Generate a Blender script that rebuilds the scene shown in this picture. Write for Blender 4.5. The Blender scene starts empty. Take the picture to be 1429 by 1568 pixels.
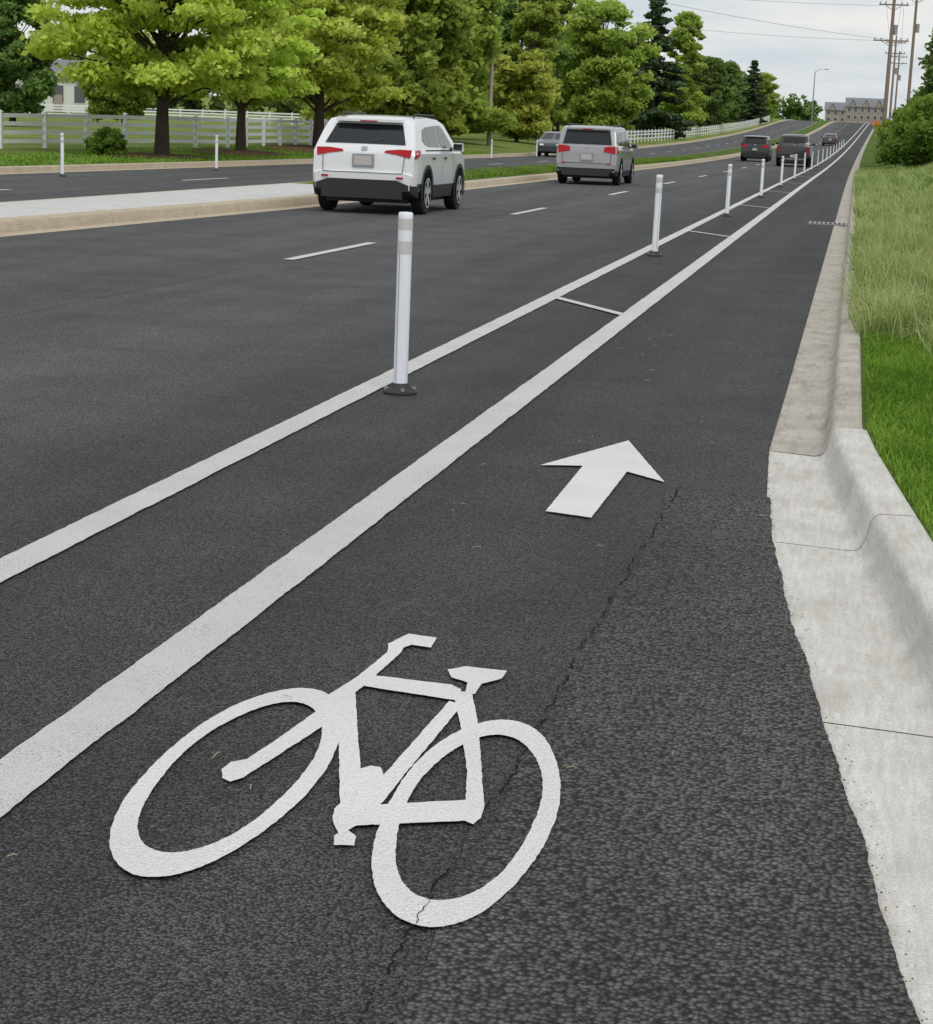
import bpy, math, random, bmesh
import numpy as np
from mathutils import Vector, Matrix
from mathutils.geometry import delaunay_2d_cdt
random.seed(3)
SC=bpy.context.scene
# ---------------------------------------------------------------- helpers
def nd(nt,t,ins=None,**props):
    n=nt.nodes.new(t)
    for k,v in props.items(): setattr(n,k,v)
    for k,v in (ins or {}).items():
        if isinstance(v,bpy.types.NodeSocket): nt.links.new(v,n.inputs[k])
        else: n.inputs[k].default_value=v
    return n
def c4(c): return (c[0],c[1],c[2],1)
def mix(nt,f,a,b,bt='MIX'):
    n=nt.nodes.new('ShaderNodeMix'); n.data_type='RGBA'; n.blend_type=bt
    for i,v in ((0,f),(6,a),(7,b)):
        if isinstance(v,bpy.types.NodeSocket): nt.links.new(v,n.inputs[i])
        else: n.inputs[i].default_value=v if i==0 else c4(v)
    return n.outputs[2]
def mrange(nt,v,a,b,c,d):
    n=nd(nt,'ShaderNodeMapRange',{0:v,1:a,2:b,3:c,4:d}); return n.outputs[0]
def mathn(nt,op,a,b=0.0):
    return nd(nt,'ShaderNodeMath',{0:a,1:b},operation=op).outputs[0]
def newmat(name,col=(.5,.5,.5),rough=.6,metal=0,coat=0,spec=.5):
    m=bpy.data.materials.new(name); m.use_nodes=True
    b=m.node_tree.nodes['Principled BSDF']
    b.inputs['Base Color'].default_value=c4(col); b.inputs['Roughness'].default_value=rough
    b.inputs['Metallic'].default_value=metal; b.inputs['Coat Weight'].default_value=coat
    b.inputs['Coat Roughness'].default_value=.06
    b.inputs['Specular IOR Level'].default_value=spec
    return m,m.node_tree,b
def noise(nt,vec,scale,detail=4,rough=.55,dim='3D'):
    return nd(nt,'ShaderNodeTexNoise',{'Vector':vec,'Scale':scale,'Detail':detail,'Roughness':rough},noise_dimensions=dim).outputs[0]
def coords(nt): return nd(nt,'ShaderNodeTexCoord').outputs['Object']
def scalev(nt,vec,s):
    return nd(nt,'ShaderNodeMapping',{'Vector':vec,'Scale':s}).outputs[0]
class MB:
    def __init__(s): s.v=[];s.f=[];s.m=[]
    def add(s,vs,fs,mi=0):
        o=len(s.v); s.v+= [tuple(p) for p in vs]
        for f in fs: s.f.append([i+o for i in f]); s.m.append(mi)
    def box(s,c,d,mi=0,rz=0,tap=1.0):
        hx,hy,hz=d[0]/2,d[1]/2,d[2]/2; vs=[]
        for sz in(-1,1):
            k=tap if sz>0 else 1
            for sx,sy in((-1,-1),(1,-1),(1,1),(-1,1)):
                x,y=sx*hx*k,sy*hy*k
                vs.append((c[0]+x*math.cos(rz)-y*math.sin(rz),c[1]+x*math.sin(rz)+y*math.cos(rz),c[2]+sz*hz))
        s.add(vs,[(3,2,1,0),(4,5,6,7),(0,1,5,4),(1,2,6,5),(2,3,7,6),(3,0,4,7)],mi)
    def tube(s,pts,rad,n=8,mi=0,cap=True):
        pts=[Vector(p) for p in pts]; vs=[]; fs=[]
        for i,p in enumerate(pts):
            d=(pts[min(i+1,len(pts)-1)]-pts[max(i-1,0)]).normalized()
            a=d.cross(Vector((0,0,1)) if abs(d.z)<.9 else Vector((1,0,0))).normalized(); b=d.cross(a)
            for k in range(n):
                t=2*math.pi*k/n; vs.append(p+(a*math.cos(t)+b*math.sin(t))*rad[i])
        for i in range(len(pts)-1):
            for k in range(n):
                fs.append((i*n+k,i*n+(k+1)%n,(i+1)*n+(k+1)%n,(i+1)*n+k))
        if cap:
            fs.append(list(range(n))[::-1]); fs.append([(len(pts)-1)*n+k for k in range(n)])
        s.add(vs,fs,mi)
    def build(s,name,mats,parent=None,smooth=None,loc=None):
        me=bpy.data.meshes.new(name); me.from_pydata(s.v,[],s.f)
        for m in mats: me.materials.append(m)
        me.polygons.foreach_set('material_index',s.m)
        if smooth is not None:
            me.polygons.foreach_set('use_smooth',[True]*len(s.f)); me.update()
            me.set_sharp_from_angle(angle=math.radians(smooth))
        me.update()
        o=bpy.data.objects.new(name,me); SC.collection.objects.link(o)
        if parent: o.parent=parent
        if loc: o.location=loc
        return o
def empty(name,loc=(0,0,0),rz=0,sc=1):
    e=bpy.data.objects.new(name,None); SC.collection.objects.link(e)
    e.location=loc; e.rotation_euler=(0,0,rz); e.scale=(sc,sc,sc); e.empty_display_size=.2; return e
# ---------------------------------------------------------------- site layout
def shift(Y): return 3e-5*max(Y-60,0)**2
def zr(Y):
    if Y<90: return 0.
    if Y<400: return 5.6e-5*(Y-90)**2
    t=min(Y-400,76); return 5.382+.03472*t-2.28e-4*t*t
def ss(a,b,x):
    t=min(max((x-a)/(b-a),0),1); return t*t*(3-2*t)
def asph_edge(Y): return float(np.interp(Y,[-30,-5,0,1.5,3.1,4.81,5.8,6.8,8,9.19,12],[3,1.0,.56,.385,.211,.022,-.092,-.188,-.27,-.314,-.31]))+shift(Y)
def xc(Y): return float(np.interp(Y,[-30,-5,0,3.1,5.12,6.3,7.53,8.6,9.3,12],[3.5,1.44,.92,.56,.336,.205,.092,-.003,-.047,-.05]))+shift(Y)
def xm(Y): return float(np.interp(Y,[-30,21,33,50],[-10.6,-10.0,-9.55,-9.5]))+shift(Y)
def terr(X,Y):
    d=X-shift(Y)
    if X>xc(Y)+.175: return zr(Y)+.118+.55*ss(.8,4,X-xc(Y))*ss(25,70,Y)
    if d<-20.33: return zr(Y)+.12+.5*ss(20.4,30,-d)*ss(50,90,Y)
    return zr(Y)-.06
YS=sorted(set([round(v,3) for v in list(np.arange(-30,0,2))+list(np.arange(0,14,.25))+list(np.arange(14,60,1))+list(np.arange(60,200,4))+list(np.arange(200,520,5))+list(np.arange(520,720,20))+[720,900,1300,2200]]))
# ---------------------------------------------------------------- materials
def asphalt_mat(name,dark,light,split,scale=120,con=1.0):
    m,nt,b=newmat(name,rough=.85,spec=.35)
    co=coords(nt)
    x=nd(nt,'ShaderNodeSeparateXYZ',{0:co}).outputs
    f=mrange(nt,x[0],split-1.6,split+.6,1,0)
    base=mix(nt,f,dark,light)
    tr=noise(nt,scalev(nt,co,(1.3,.05,1)),1.0,2,dim='2D')
    base=mix(nt,1.0,base,mix(nt,mrange(nt,tr,.3,.7,0,1),(.84,.84,.84),(1.16,1.16,1.17)),'MULTIPLY')
    pt=noise(nt,co,1.1,5,.65,'2D')
    base=mix(nt,1.0,base,mix(nt,mrange(nt,pt,.3,.7,0,1),(.82,.82,.82),(1.18,1.18,1.17)),'MULTIPLY')
    v=nd(nt,'ShaderNodeTexVoronoi',{'Vector':co,'Scale':scale,'Randomness':1.0},voronoi_dimensions='2D')
    cr=nd(nt,'ShaderNodeSeparateColor',{0:v.outputs['Color']}).outputs
    base=mix(nt,1.0,base,mix(nt,cr[0],(.45,.45,.45),(1.75,1.73,1.68)),'MULTIPLY')
    base=mix(nt,1.0,base,mix(nt,mrange(nt,v.outputs['Distance'],.25,.62,0,1),(1.2,1.2,1.2),(.22,.22,.22)),'MULTIPLY')
    n2=noise(nt,co,scale*.33,3,.65,'2D')
    base=mix(nt,mrange(nt,n2,.30,.42,.85*con,0),base,(.012,.012,.012))
    st=mrange(nt,cr[1],.965,.985,0,.45)
    base=mix(nt,st,base,(.21,.205,.19))
    nt.links.new(base,b.inputs['Base Color'])
    h=mathn(nt,'SUBTRACT',mathn(nt,'MULTIPLY',n2,2.2),v.outputs['Distance'])
    bp=nd(nt,'ShaderNodeBump',{'Strength':1.0,'Distance':.007*con,'Height':h})
    nt.links.new(bp.outputs[0],b.inputs['Normal'])
    return m
M_ASPH=asphalt_mat('asphalt',(.070,.070,.071),(.112,.115,.121),-3.2,130,.85)
M_PATCH=asphalt_mat('asphalt_patch',(.074,.073,.072),(.074,.073,.072),-3.0,80,1.15)
M_ASPH2=asphalt_mat('asphalt_opposing',(.112,.115,.121),(.112,.115,.121),-3.0)
def concrete_mat(name,c1,c2,stain,st_amt):
    m,nt,b=newmat(name,rough=.85,spec=.3); co=coords(nt)
    n1=noise(nt,co,3.2,5,.65); n2=noise(nt,scalev(nt,co,(60,6,60)),1.0,3); n3=noise(nt,co,160,2)
    base=mix(nt,mrange(nt,n1,.35,.65,0,1),c1,c2)
    base=mix(nt,1.0,base,mix(nt,mrange(nt,n2,.3,.7,0,1),(.88,.88,.88),(1.08,1.08,1.08)),'MULTIPLY')
    base=mix(nt,1.0,base,mix(nt,mrange(nt,n3,.35,.65,0,1),(.82,.82,.82),(1.1,1.1,1.1)),'MULTIPLY')
    s=noise(nt,scalev(nt,co,(5,1.2,5)),1.3,5,.7)
    base=mix(nt,mrange(nt,s,.52,.7,0,st_amt),base,stain)
    nt.links.new(base,b.inputs['Base Color'])
    nt.links.new(nd(nt,'ShaderNodeBump',{'Strength':.4,'Distance':.003,'Height':n3}).outputs[0],b.inputs['Normal'])
    return m
M_CONC=concrete_mat('new_concrete',(.54,.52,.48),(.66,.64,.60),(.38,.345,.29),.55)
M_CONCO=concrete_mat('old_concrete',(.39,.355,.305),(.50,.465,.41),(.24,.205,.16),.75)
M_TAN=concrete_mat('tan_concrete',(.46,.385,.285),(.54,.455,.34),(.34,.28,.20),.5)
M_CTOP=concrete_mat('island_concrete',(.54,.54,.52),(.62,.62,.60),(.44,.43,.41),.4)
def paint_mat(name,col,wear):
    m,nt,b=newmat(name,rough=.65,spec=.3); co=coords(nt)
    n1=noise(nt,co,2.5,5,.6,'2D')
    base=mix(nt,mrange(nt,n1,.3,.7,0,1),tuple(c*.88 for c in col),col)
    n2=noise(nt,co,130,3,.75,'2D'); n4=noise(nt,co,5,4,.7,'2D')
    base=mix(nt,mrange(nt,n2,.36,.52,.45*wear+.12,0),base,tuple(c*.45 for c in col))
    hole=mathn(nt,'MULTIPLY',mrange(nt,n2,.575,.635,0,1),mrange(nt,n4,.42,.62,.18*wear,1.0*wear))
    base=mix(nt,hole,base,(.10,.10,.10))
    nt.links.new(base,b.inputs['Base Color'])
    v=nd(nt,'ShaderNodeTexVoronoi',{'Vector':co,'Scale':105},voronoi_dimensions='2D')
    h=mathn(nt,'SUBTRACT',mathn(nt,'MULTIPLY',n2,1.5),v.outputs['Distance'])
    nt.links.new(nd(nt,'ShaderNodeBump',{'Strength':.8,'Distance':.006,'Height':h}).outputs[0],b.inputs['Normal'])
    return m
M_PAINT=paint_mat('white_road_paint',(.92,.92,.91),.45)
M_LINE=paint_mat('white_line_paint',(.78,.77,.75),.95)
def ground_mat():
    m,nt,b=newmat('grass_ground',rough=.95,spec=.1); co=coords(nt)
    x=nd(nt,'ShaderNodeSeparateXYZ',{0:co}).outputs
    n1=noise(nt,co,.35,5,.65,'2D'); n2=noise(nt,co,14,4,.7,'2D')
    right=mix(nt,mrange(nt,n1,.35,.65,0,1),(.07,.12,.02),(.13,.19,.045))
    left=mix(nt,mrange(nt,n1,.35,.65,0,1),(.14,.20,.045),(.24,.30,.085))
    base=mix(nt,mrange(nt,x[0],-12,-11,1,0),right,left)
    base=mix(nt,1.0,base,mix(nt,mrange(nt,n2,.3,.7,0,1),(.55,.55,.5),(1.4,1.4,1.3)),'MULTIPLY')
    nt.links.new(base,b.inputs['Base Color'])
    nt.links.new(nd(nt,'ShaderNodeBump',{'Strength':.9,'Distance':.08,'Height':n2}).outputs[0],b.inputs['Normal'])
    return m
M_GROUND=ground_mat()
def mulch_mat():
    m,nt,b=newmat('mulch',rough=.95,spec=.1); co=coords(nt); n=noise(nt,co,9,5,.7)
    nt.links.new(mix(nt,mrange(nt,n,.3,.7,0,1),(.06,.032,.02),(.20,.115,.07)),b.inputs['Base Color'])
    nt.links.new(nd(nt,'ShaderNodeBump',{'Strength':1,'Distance':.06,'Height':n}).outputs[0],b.inputs['Normal'])
    return m
M_MULCH=mulch_mat()
def leaf_mat(name,dark,mid,light,trans=.48):
    m=bpy.data.materials.new(name); m.use_nodes=True; nt=m.node_tree; nt.nodes.clear()
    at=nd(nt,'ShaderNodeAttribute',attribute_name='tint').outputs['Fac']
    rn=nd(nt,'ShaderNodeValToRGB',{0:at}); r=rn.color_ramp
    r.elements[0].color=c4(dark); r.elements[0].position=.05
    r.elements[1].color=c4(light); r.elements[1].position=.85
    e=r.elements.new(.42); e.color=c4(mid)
    rnd=nd(nt,'ShaderNodeObjectInfo').outputs['Random']
    hs=nd(nt,'ShaderNodeHueSaturation',{'Hue':mrange(nt,rnd,0,1,.484,.502),'Value':mrange(nt,rnd,0,1,.88,1.15),'Color':rn.outputs[0]}).outputs[0]
    d=nd(nt,'ShaderNodeBsdfDiffuse',{'Color':hs})
    t=nd(nt,'ShaderNodeBsdfTranslucent',{'Color':hs})
    ms=nd(nt,'ShaderNodeMixShader',{0:trans,1:d.outputs[0],2:t.outputs[0]})
    nd(nt,'ShaderNodeOutputMaterial',{'Surface':ms.outputs[0]})
    return m
L_LIME=leaf_mat('leaf_lime',(.27,.37,.05),(.55,.67,.11),(.72,.84,.22))
L_MID=leaf_mat('leaf_green',(.13,.20,.035),(.29,.41,.075),(.48,.61,.14))
L_DARK=leaf_mat('leaf_dark',(.06,.11,.035),(.15,.24,.07),(.27,.39,.115))
L_SHRUB=leaf_mat('leaf_shrub',(.045,.095,.018),(.13,.24,.04),(.27,.40,.08))
L_YEL=leaf_mat('leaf_olive',(.15,.18,.035),(.38,.43,.08),(.56,.61,.15))
L_PINE=leaf_mat('pine_needles',(.024,.048,.027),(.065,.105,.055),(.13,.19,.09),.15)
L_LAWN=leaf_mat('lawn_blades',(.07,.16,.018),(.16,.31,.036),(.28,.44,.075),.4)
L_TALL=leaf_mat('tall_grass_blades',(.11,.18,.035),(.28,.38,.105),(.56,.60,.30),.4)
def bark_mat():
    m,nt,b=newmat('bark',rough=.95,spec=.1); co=coords(nt); n=noise(nt,scalev(nt,co,(8,8,1.5)),2,4)
    nt.links.new(mix(nt,n,(.03,.022,.016),(.12,.095,.075)),b.inputs['Base Color']); return m
M_BARK=bark_mat()
M_WOOD,_,_=newmat('pole_wood',(.27,.20,.165),.9,spec=.1)
M_GWOOD,_,_=newmat('weathered_wood',(.40,.36,.30),.9,spec=.1)
M_WHITE,_,_=newmat('white_vinyl',(.80,.81,.82),.5)
M_BLACK,_,_=newmat('black_rubber',(.028,.028,.03),.7)
M_WIRE,_,_=newmat('wire',(.22,.22,.22),.7)
M_TYRE,_,_=newmat('tyre_rubber',(.018,.018,.019),.85)
M_CLAD,_,_=newmat('dark_plastic',(.022,.023,.025),.6)
M_GLASS,_,_=newmat('tinted_glass',(.010,.012,.014),.05,spec=.6)
M_RIM,_,_=newmat('alloy',(.55,.56,.58),.35,metal=.15)
M_RED,_,_=newmat('red_lens',(.40,.008,.012),.25,spec=.3)
M_AMBER,_,_=newmat('amber_lens',(.9,.3,.03),.2,coat=.8)
M_LENS,_,_=newmat('clear_lens',(.7,.72,.75),.15,coat=.8)
M_PLATE,_,_=newmat('licence_plate',(.50,.46,.44),.5)
M_METAL,_,_=newmat('galvanised_steel',(.35,.36,.37),.45,metal=.6)
M_CRACK,_,_=newmat('dark_void',(.012,.012,.012),1,spec=.05)
M_FISS,_,_=newmat('crack_shadow',(.014,.014,.014),1,spec=.05)
M_SEAM,_,_=newmat('seam_filler',(.075,.075,.078),.9,spec=.1)
M_CRUMB,_,_=newmat('asphalt_crumbs',(.085,.08,.073),.9,spec=.1)
# ---------------------------------------------------------------- extrusion
def extrude(name,Y0,Y1,prof,mats,midx=None,jit=0,step=None,gaps=None,smooth=None):
    ys=[y for y in YS if Y0<y<Y1]; ys=[Y0]+ys+[Y1]
    if step: ys=list(np.arange(Y0,Y1+1e-6,step))
    runs=[ys]
    if gaps:
        cuts=[Y0]+[g for g in gaps if Y0<g<Y1]+[Y1]; runs=[]
        for a,b in zip(cuts[:-1],cuts[1:]):
            a2=a+(.004 if a!=Y0 else 0); b2=b-(.004 if b!=Y1 else 0)
            runs.append([a2]+[y for y in ys if a2+.02<y<b2-.02]+[b2])
    mb=MB()
    for run in runs:
        vs=[];n=None;js=[0,0]
        for i,Y in enumerate(run):
            p=prof(Y); n=len(p)
            if jit: js=[js[0]*.8+random.uniform(-jit,jit),js[1]*.8+random.uniform(-jit,jit)]
            for k,(x,z) in enumerate(p):
                j=js[0] if k==0 else js[1] if k==n-1 else 0
                vs.append((x+j,Y,z+zr(Y)))
        o=len(mb.v); mb.v+=vs
        for i in range(len(run)-1):
            for k in range(n-1):
                mb.f.append([o+i*n+k,o+i*n+k+1,o+(i+1)*n+k+1,o+(i+1)*n+k]); mb.m.append(midx[k] if midx else 0)
    return mb.build(name,mats,smooth=smooth)
Lc=[-2500,-900,-500,-300,-200,-140,-100,-80,-60,-50,-42,-36,-32,-29,-27,-25,-23,-21.5,-20.5,-20.34,-20.32,-15,-10,-5]
Rc=[.165,.18,.3,.6,1,1.5,2,2.6,3.3,4.2,6,9,14,25,50,100,300,900,2500]
def gprof(Y):
    out=[]
    for d in Lc:
        x=d+shift(Y); out.append((x,terr(x,Y)-zr(Y)))
    for r in Rc:
        x=xc(Y)+r; out.append((x,terr(x,Y)-zr(Y)))
    return out
extrude('ground',-30,2200,gprof,[M_GROUND],smooth=60)
extrude('road',-30,719,lambda Y:[(xm(Y)-.03,0),(-6+shift(Y),0),(-3+shift(Y),0),(asph_edge(Y)+.008,0)],[M_ASPH])
extrude('opposing_road',-30,719,lambda Y:[(-20.25+shift(Y),0),(-16+shift(Y),0),(-12.35+shift(Y),0)],[M_ASPH2])
def patch(Y): return [(-.665-.012*math.sin(Y*1.7)+.01*math.sin(Y*7),.005),(asph_edge(Y)+.012+.004*math.sin(Y*5)+.003*math.sin(Y*13),.005)]
extrude('asphalt_patch',-6,7.92,patch,[M_PATCH],jit=.0025,step=.015)
def kprof(pan_z,h,w=.19):
    def f(Y):
        a=asph_edge(Y);c=xc(Y)
        return [(a,-.05),(a,-.002),(a+(c-a)*.5,pan_z*.6),(c-.05,pan_z),(c-.02,pan_z+.004),(c-.002,pan_z+.018),(c+.012,.035),(c+.026,h-.035),(c+.036,h-.014),(c+.050,h-.003),(c+.070,h),(c+w-.03,h+.002),(c+w-.008,h-.006),(c+w,h-.025),(c+w,-.08)]
    return f
extrude('new_kerb_and_gutter',-30,9.19,kprof(-.014,.136,.205),[M_CONC],gaps=[-11,-8.6,-6.3,-4,-1.8,.4,2.6,4.81,7.05],smooth=50)
extrude('old_kerb_and_gutter',9.2,700,kprof(-.012,.125),[M_CONCO],gaps=[12.2,15.3,18.4,21.4,24.5,27.5,30.5,33.6,40,46,52,58],jit=.002,smooth=50)
def mR(Y):
    a=xm(Y); return [(a,.003),(a-.28,-.006),(a-.30,.006),(a-.33,.13),(a-.36,.155),(a-.40,.162),(a-.52,.163)]
def mL(Y):
    a=-12.4+shift(Y); return [(a+.17,.163),(a+.03,.162),(a+.01,.15),(a,.12),(a-.02,-.02)]
extrude('concrete_median_island',-30,40.3,lambda Y:mR(Y)+[(xm(Y)-.53,.168),(-12.4+shift(Y)+.18,.168)]+mL(Y),[M_TAN,M_CTOP],midx=[0]*6+[0,1,0]+[0]*4,gaps=[3,9,15,20,25,30,35],smooth=40)
gh=lambda Y:.168+.11*ss(40.3,46,Y)
extrude('grass_median',40.305,700,lambda Y:mR(Y)+[(xm(Y)-.6,.168+.02*ss(40.3,44,Y)),(xm(Y)-1.3,gh(Y)),(-12.4+shift(Y)+.9,gh(Y)),(-12.4+shift(Y)+.2,.168+.02*ss(40.3,44,Y))]+mL(Y),[M_TAN,M_GROUND],midx=[0]*6+[1]*5+[0]*4,smooth=40)
extrude('opposing_kerb',-30,700,lambda Y:[(-20.42+shift(Y),-.05),(-20.42+shift(Y),.15),(-20.38+shift(Y),.158),(-20.25+shift(Y),.158),(-20.2+shift(Y),.14),(-20.17+shift(Y),.01),(-19.85+shift(Y),.006)],[M_TAN],smooth=40)
# ---------------------------------------------------------------- markings
def line(name,segs):
    mb=MB()
    for xc0,w,Y0,Y1,step in segs:
        ys=list(np.arange(Y0,Y1+.001,step)) if step else [Y0]+[y for y in YS if Y0<y<Y1]+[Y1]
        o=len(mb.v); j=.0018 if step else 0; j0=j1=0
        for Y in ys:
            j0=j0*.8+random.uniform(-j,j); j1=j1*.8+random.uniform(-j,j)
            mb.v+=[(xc0-w/2+shift(Y)+j0,Y,.008+zr(Y)),(xc0+w/2+shift(Y)+j1,Y,.008+zr(Y))]
        for i in range(len(ys)-1): mb.f.append([o+2*i,o+2*i+1,o+2*i+3,o+2*i+2]); mb.m.append(0)
    return mb.build(name,[M_LINE])
line('buffer_line',[(-2.655,.145,0,60,.02),(-2.655,.145,60,480,None)])
line('bike_lane_line',[(-1.765,.16,0,60,.02),(-1.765,.16,60,480,None)])
mb=MB()
for k in range(0,30):
    y0=6.0+13.9*k
    ys=np.linspace(y0,y0+3.7,6)
    for a,b in zip(ys[:-1],ys[1:]):
        mb.add([(x+shift(y),y,zr(y)+.010) for x,y in((-6.1,a),(-5.97,a),(-5.97,b),(-6.1,b))],[(0,1,2,3)])
mb.build('lane_dashes',[M_LINE])
mb=MB()
for k in range(0,30):
    y0=4.6+13*k
    ys=np.linspace(y0,y0+3.4,6)
    for a,b in zip(ys[:-1],ys[1:]):
        mb.add([(x+shift(y),y,zr(y)+.010) for x,y in((-16.0,a),(-15.86,a),(-15.86,b),(-16.0,b))],[(0,1,2,3)])
mb.build('opposing_lane_dashes',[M_LINE])
mb=MB()
for k in range(0,18):
    y0=17.0+13.9*k-13.9; s=shift(y0)
    n=12
    for i in range(n):
        t0,t1=i/n,(i+1)/n
        P=lambda t,dy:(-2.58+s+.75*t,y0-1.25*t+dy,zr(y0)+.012)
        mb.add([P(t0,-.1),P(t1,-.1),P(t1,.1),P(t0,.1)],[(0,1,2,3)])
mb.build('buffer_cross_marks',[M_LINE])
extrude('lane_seam',0,18,lambda Y:[(-6.054,.004),(-6.046,.004)],[M_SEAM],jit=.001,step=.2)
# bicycle symbol outline, millimetre site coordinates (x+1.6 m, y-3 m in 2 mm units, base 36 pairs)
PK='92jlalisakhk96co8nc57ycf7ed67hdx8bee97hi/akp2hlotikodj3mxinmxbmnjawnr/b7vadov3dxtkc8tobtt7bys8bio8b1kwaekb9blcabokaws9actkaou8/avkyb3mxfwemgcf0h3ezhre4iobzjfa0i89phy99io8wiy85hs80hf8phj8zgm9xg8atgbbd/icmsjgmhivdzisbrhyc8hlds/giqqhmrekzrbkzq7jtpajrnwj2nxippah7pq/i2nxjgo6lhkdp1ccp6bhoxavobb3mrf9khjt/idbknncuojcfowbbogb3j89x'
BK=[[(int(s[i:i+2],36)/1000-1.6,int(s[i+2:i+4],36)/500+3) for i in range(0,len(s),4)] for s in PK.split('/')]
for i,(dx,dy) in ((0,(.028,.055)),(1,(.03,.05)),(2,(.016,.03))): BK[0][i]=(BK[0][i][0]+dx,BK[0][i][1]+dy)
def ellipse(V,Fc,cx,cy,rx,ry,ix,iy,k,n=200):
    o=len(V)
    for i in range(n):
        t=2*math.pi*i/n
        for (a,b) in((rx,ry),(ix,iy)):
            j=random.uniform(-.0014,.0014)+.002*math.sin(5*t+a*40)
            x=(a+j)*math.cos(t); y=(b+j)*math.sin(t); V.append(Vector((cx+x-k*y,cy+y)))
    for i in range(n):
        j=(i+1)%n; Fc.append([o+2*i,o+2*j,o+2*j+1,o+2*i+1])
def ragged(pts):
    vs=[]
    for k in range(len(pts)):
        a=Vector(pts[k]);b=Vector(pts[(k+1)%len(pts)]); n=max(1,int((b-a).length/.02))
        for i in range(n):
            q=a.lerp(b,i/n); vs.append(Vector((q.x+random.uniform(-.0012,.0012),q.y+random.uniform(-.002,.002))))
    ar=sum(vs[i-1].x*vs[i].y-vs[i].x*vs[i-1].y for i in range(len(vs)))
    return vs if ar>0 else vs[::-1]
V=[];Fc=[]
ellipse(V,Fc,-1.301,3.965,.198,.661,.155,.532,.035); ellipse(V,Fc,-.725,3.880,.188,.648,.147,.522,.055)
for poly in BK:
    o=len(V); r_=ragged(poly); V+=r_; Fc.append([o+i for i in range(len(r_))])
res=delaunay_2d_cdt(V,[],Fc,0,1e-5,True)
mb=MB(); mb.add([(p.x,p.y,.0092) for p in res[0]],[f for f,of in zip(res[2],res[5]) if len(of)>0])
mb.build('bicycle_symbol',[M_PAINT])
mb=MB(); r_=ragged([(-.996,9.14),(-.712,8.075),(-.899,8.263),(-.912,7.176),(-1.104,7.232),(-1.110,8.33),(-1.296,8.265)]); mb.add([(p.x,p.y,.0092) for p in r_],[list(range(len(r_)))]); mb.build('arrow_marking',[M_PAINT])
# crack
mb=MB()
def crack(pts,w0,w1,z):
    L=[]
    for a,b in zip(pts[:-1],pts[1:]):
        a=Vector(a);b=Vector(b);n=max(2,int((b-a).length/.010))
        for i in range(n): L.append(a.lerp(b,i/n))
    off=0;prev=None
    for i,q in enumerate(L):
        off=off*.9+random.uniform(-.0045,.0045); act=(math.sin(i*.31)+math.sin(i*.083+1)+random.uniform(-1.2,1.2))>-1.0
        w=random.uniform(w0,w1)*random.uniform(.5,1) if act else 0
        d=(L[min(i+1,len(L)-1)]-L[max(i-1,0)]).normalized(); nrm=Vector((-d.y,d.x))
        cur=[q+nrm*(off+s*w) for s in(-1,1)]
        if prev and w>0 and prev[2]>0:
            mb.add([(prev[0].x,prev[0].y,z),(prev[1].x,prev[1].y,z),(cur[1].x,cur[1].y,z),(cur[0].x,cur[0].y,z)],[(0,1,2,3)])
        prev=(cur[0],cur[1],w)
crack([(-.72,.2),(-.71,2.84),(-.70,3.6),(-.68,4.5),(-.675,5.6),(-.66,6.85),(-.645,7.6),(-.638,7.99)],.0008,.0048,.0072)
crack([(-.638,7.99),(-.5,7.96),(-.36,7.88),(-.252,7.84)],.0006,.0035,.0072)
for y0,y1 in((3.24,3.38),(4.50,4.56)):
    n=10;prev=None
    for i in range(n):
        y=y0+(y1-y0)*i/(n-1); x=-.70+.02*(y-3.6)+random.uniform(-.004,.004); w=random.uniform(.0004,.0013)
        if prev: mb.add([(prev[0]-prev[2],prev[1],.0115),(prev[0]+prev[2],prev[1],.0115),(x+w,y,.0115),(x-w,y,.0115)],[(0,1,2,3)])
        prev=(x,y,w)
mb.build('pavement_crack',[M_FISS])
mb=MB()
def grit(x,y,z,s):
    a=random.uniform(0,6.28); p=[(x+s*math.cos(a+t)*random.uniform(.6,1.2),y+s*math.sin(a+t)*random.uniform(.6,1.2),z) for t in(0,2.1,4.2)]
    p.append((x,y,z+s*random.uniform(.6,1.1))); mb.add(p,[(0,1,3),(1,2,3),(2,0,3)])
for i in range(900):
    y=random.uniform(2.5,14); x=asph_edge(y)+abs(random.gauss(0,.03))-.005; grit(x,y,-.004 if x>asph_edge(y)+.02 else .005,random.uniform(.0012,.0042))
for i in range(1500):
    y=random.uniform(2.5,8); u=random.gauss(.012,.02); grit(-.69+.014*(y-3)+u,y,.005,random.uniform(.0015,.0042))
for i in range(500):
    y=random.uniform(2.5,10); grit(random.uniform(-2.5,asph_edge(y)),y,.005,random.uniform(.002,.0045))
mb.build('asphalt_grit',[M_CRUMB])
mb=MB()
for i in range(9): mb.box((-.75+i*.083,36.4,.012),(.035,.75,.02),0)
mb.box((-.42,36.0,.011),(.76,.05,.02),0); mb.box((-.42,36.8,.011),(.76,.05,.02),0)
mb.add([(-.78,36,.005),(-.06,36,.005),(-.06,36.8,.005),(-.78,36.8,.005)],[(0,1,2,3)],1)
mb.build('storm_drain_grate',[M_METAL,M_CRACK])
mb=MB()
for i in range(46):
    x=random.uniform(-1.6,-.1);y=random.uniform(3,15);a=random.uniform(0,3.14);l=random.uniform(.005,.018)
    if i%15==0:l*=1.8
    d=Vector((math.cos(a),math.sin(a),0)); q=Vector((x,y,.014))
    mb.tube([q-d*l,q+d*l*.2+Vector((0,0,.004)),q+d*l],[.0008,.0012,.0008],4)
M_TWIG,_,_=newmat('dry_straw',(.46,.38,.25),.9)
mb.build('twigs',[M_TWIG])
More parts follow.
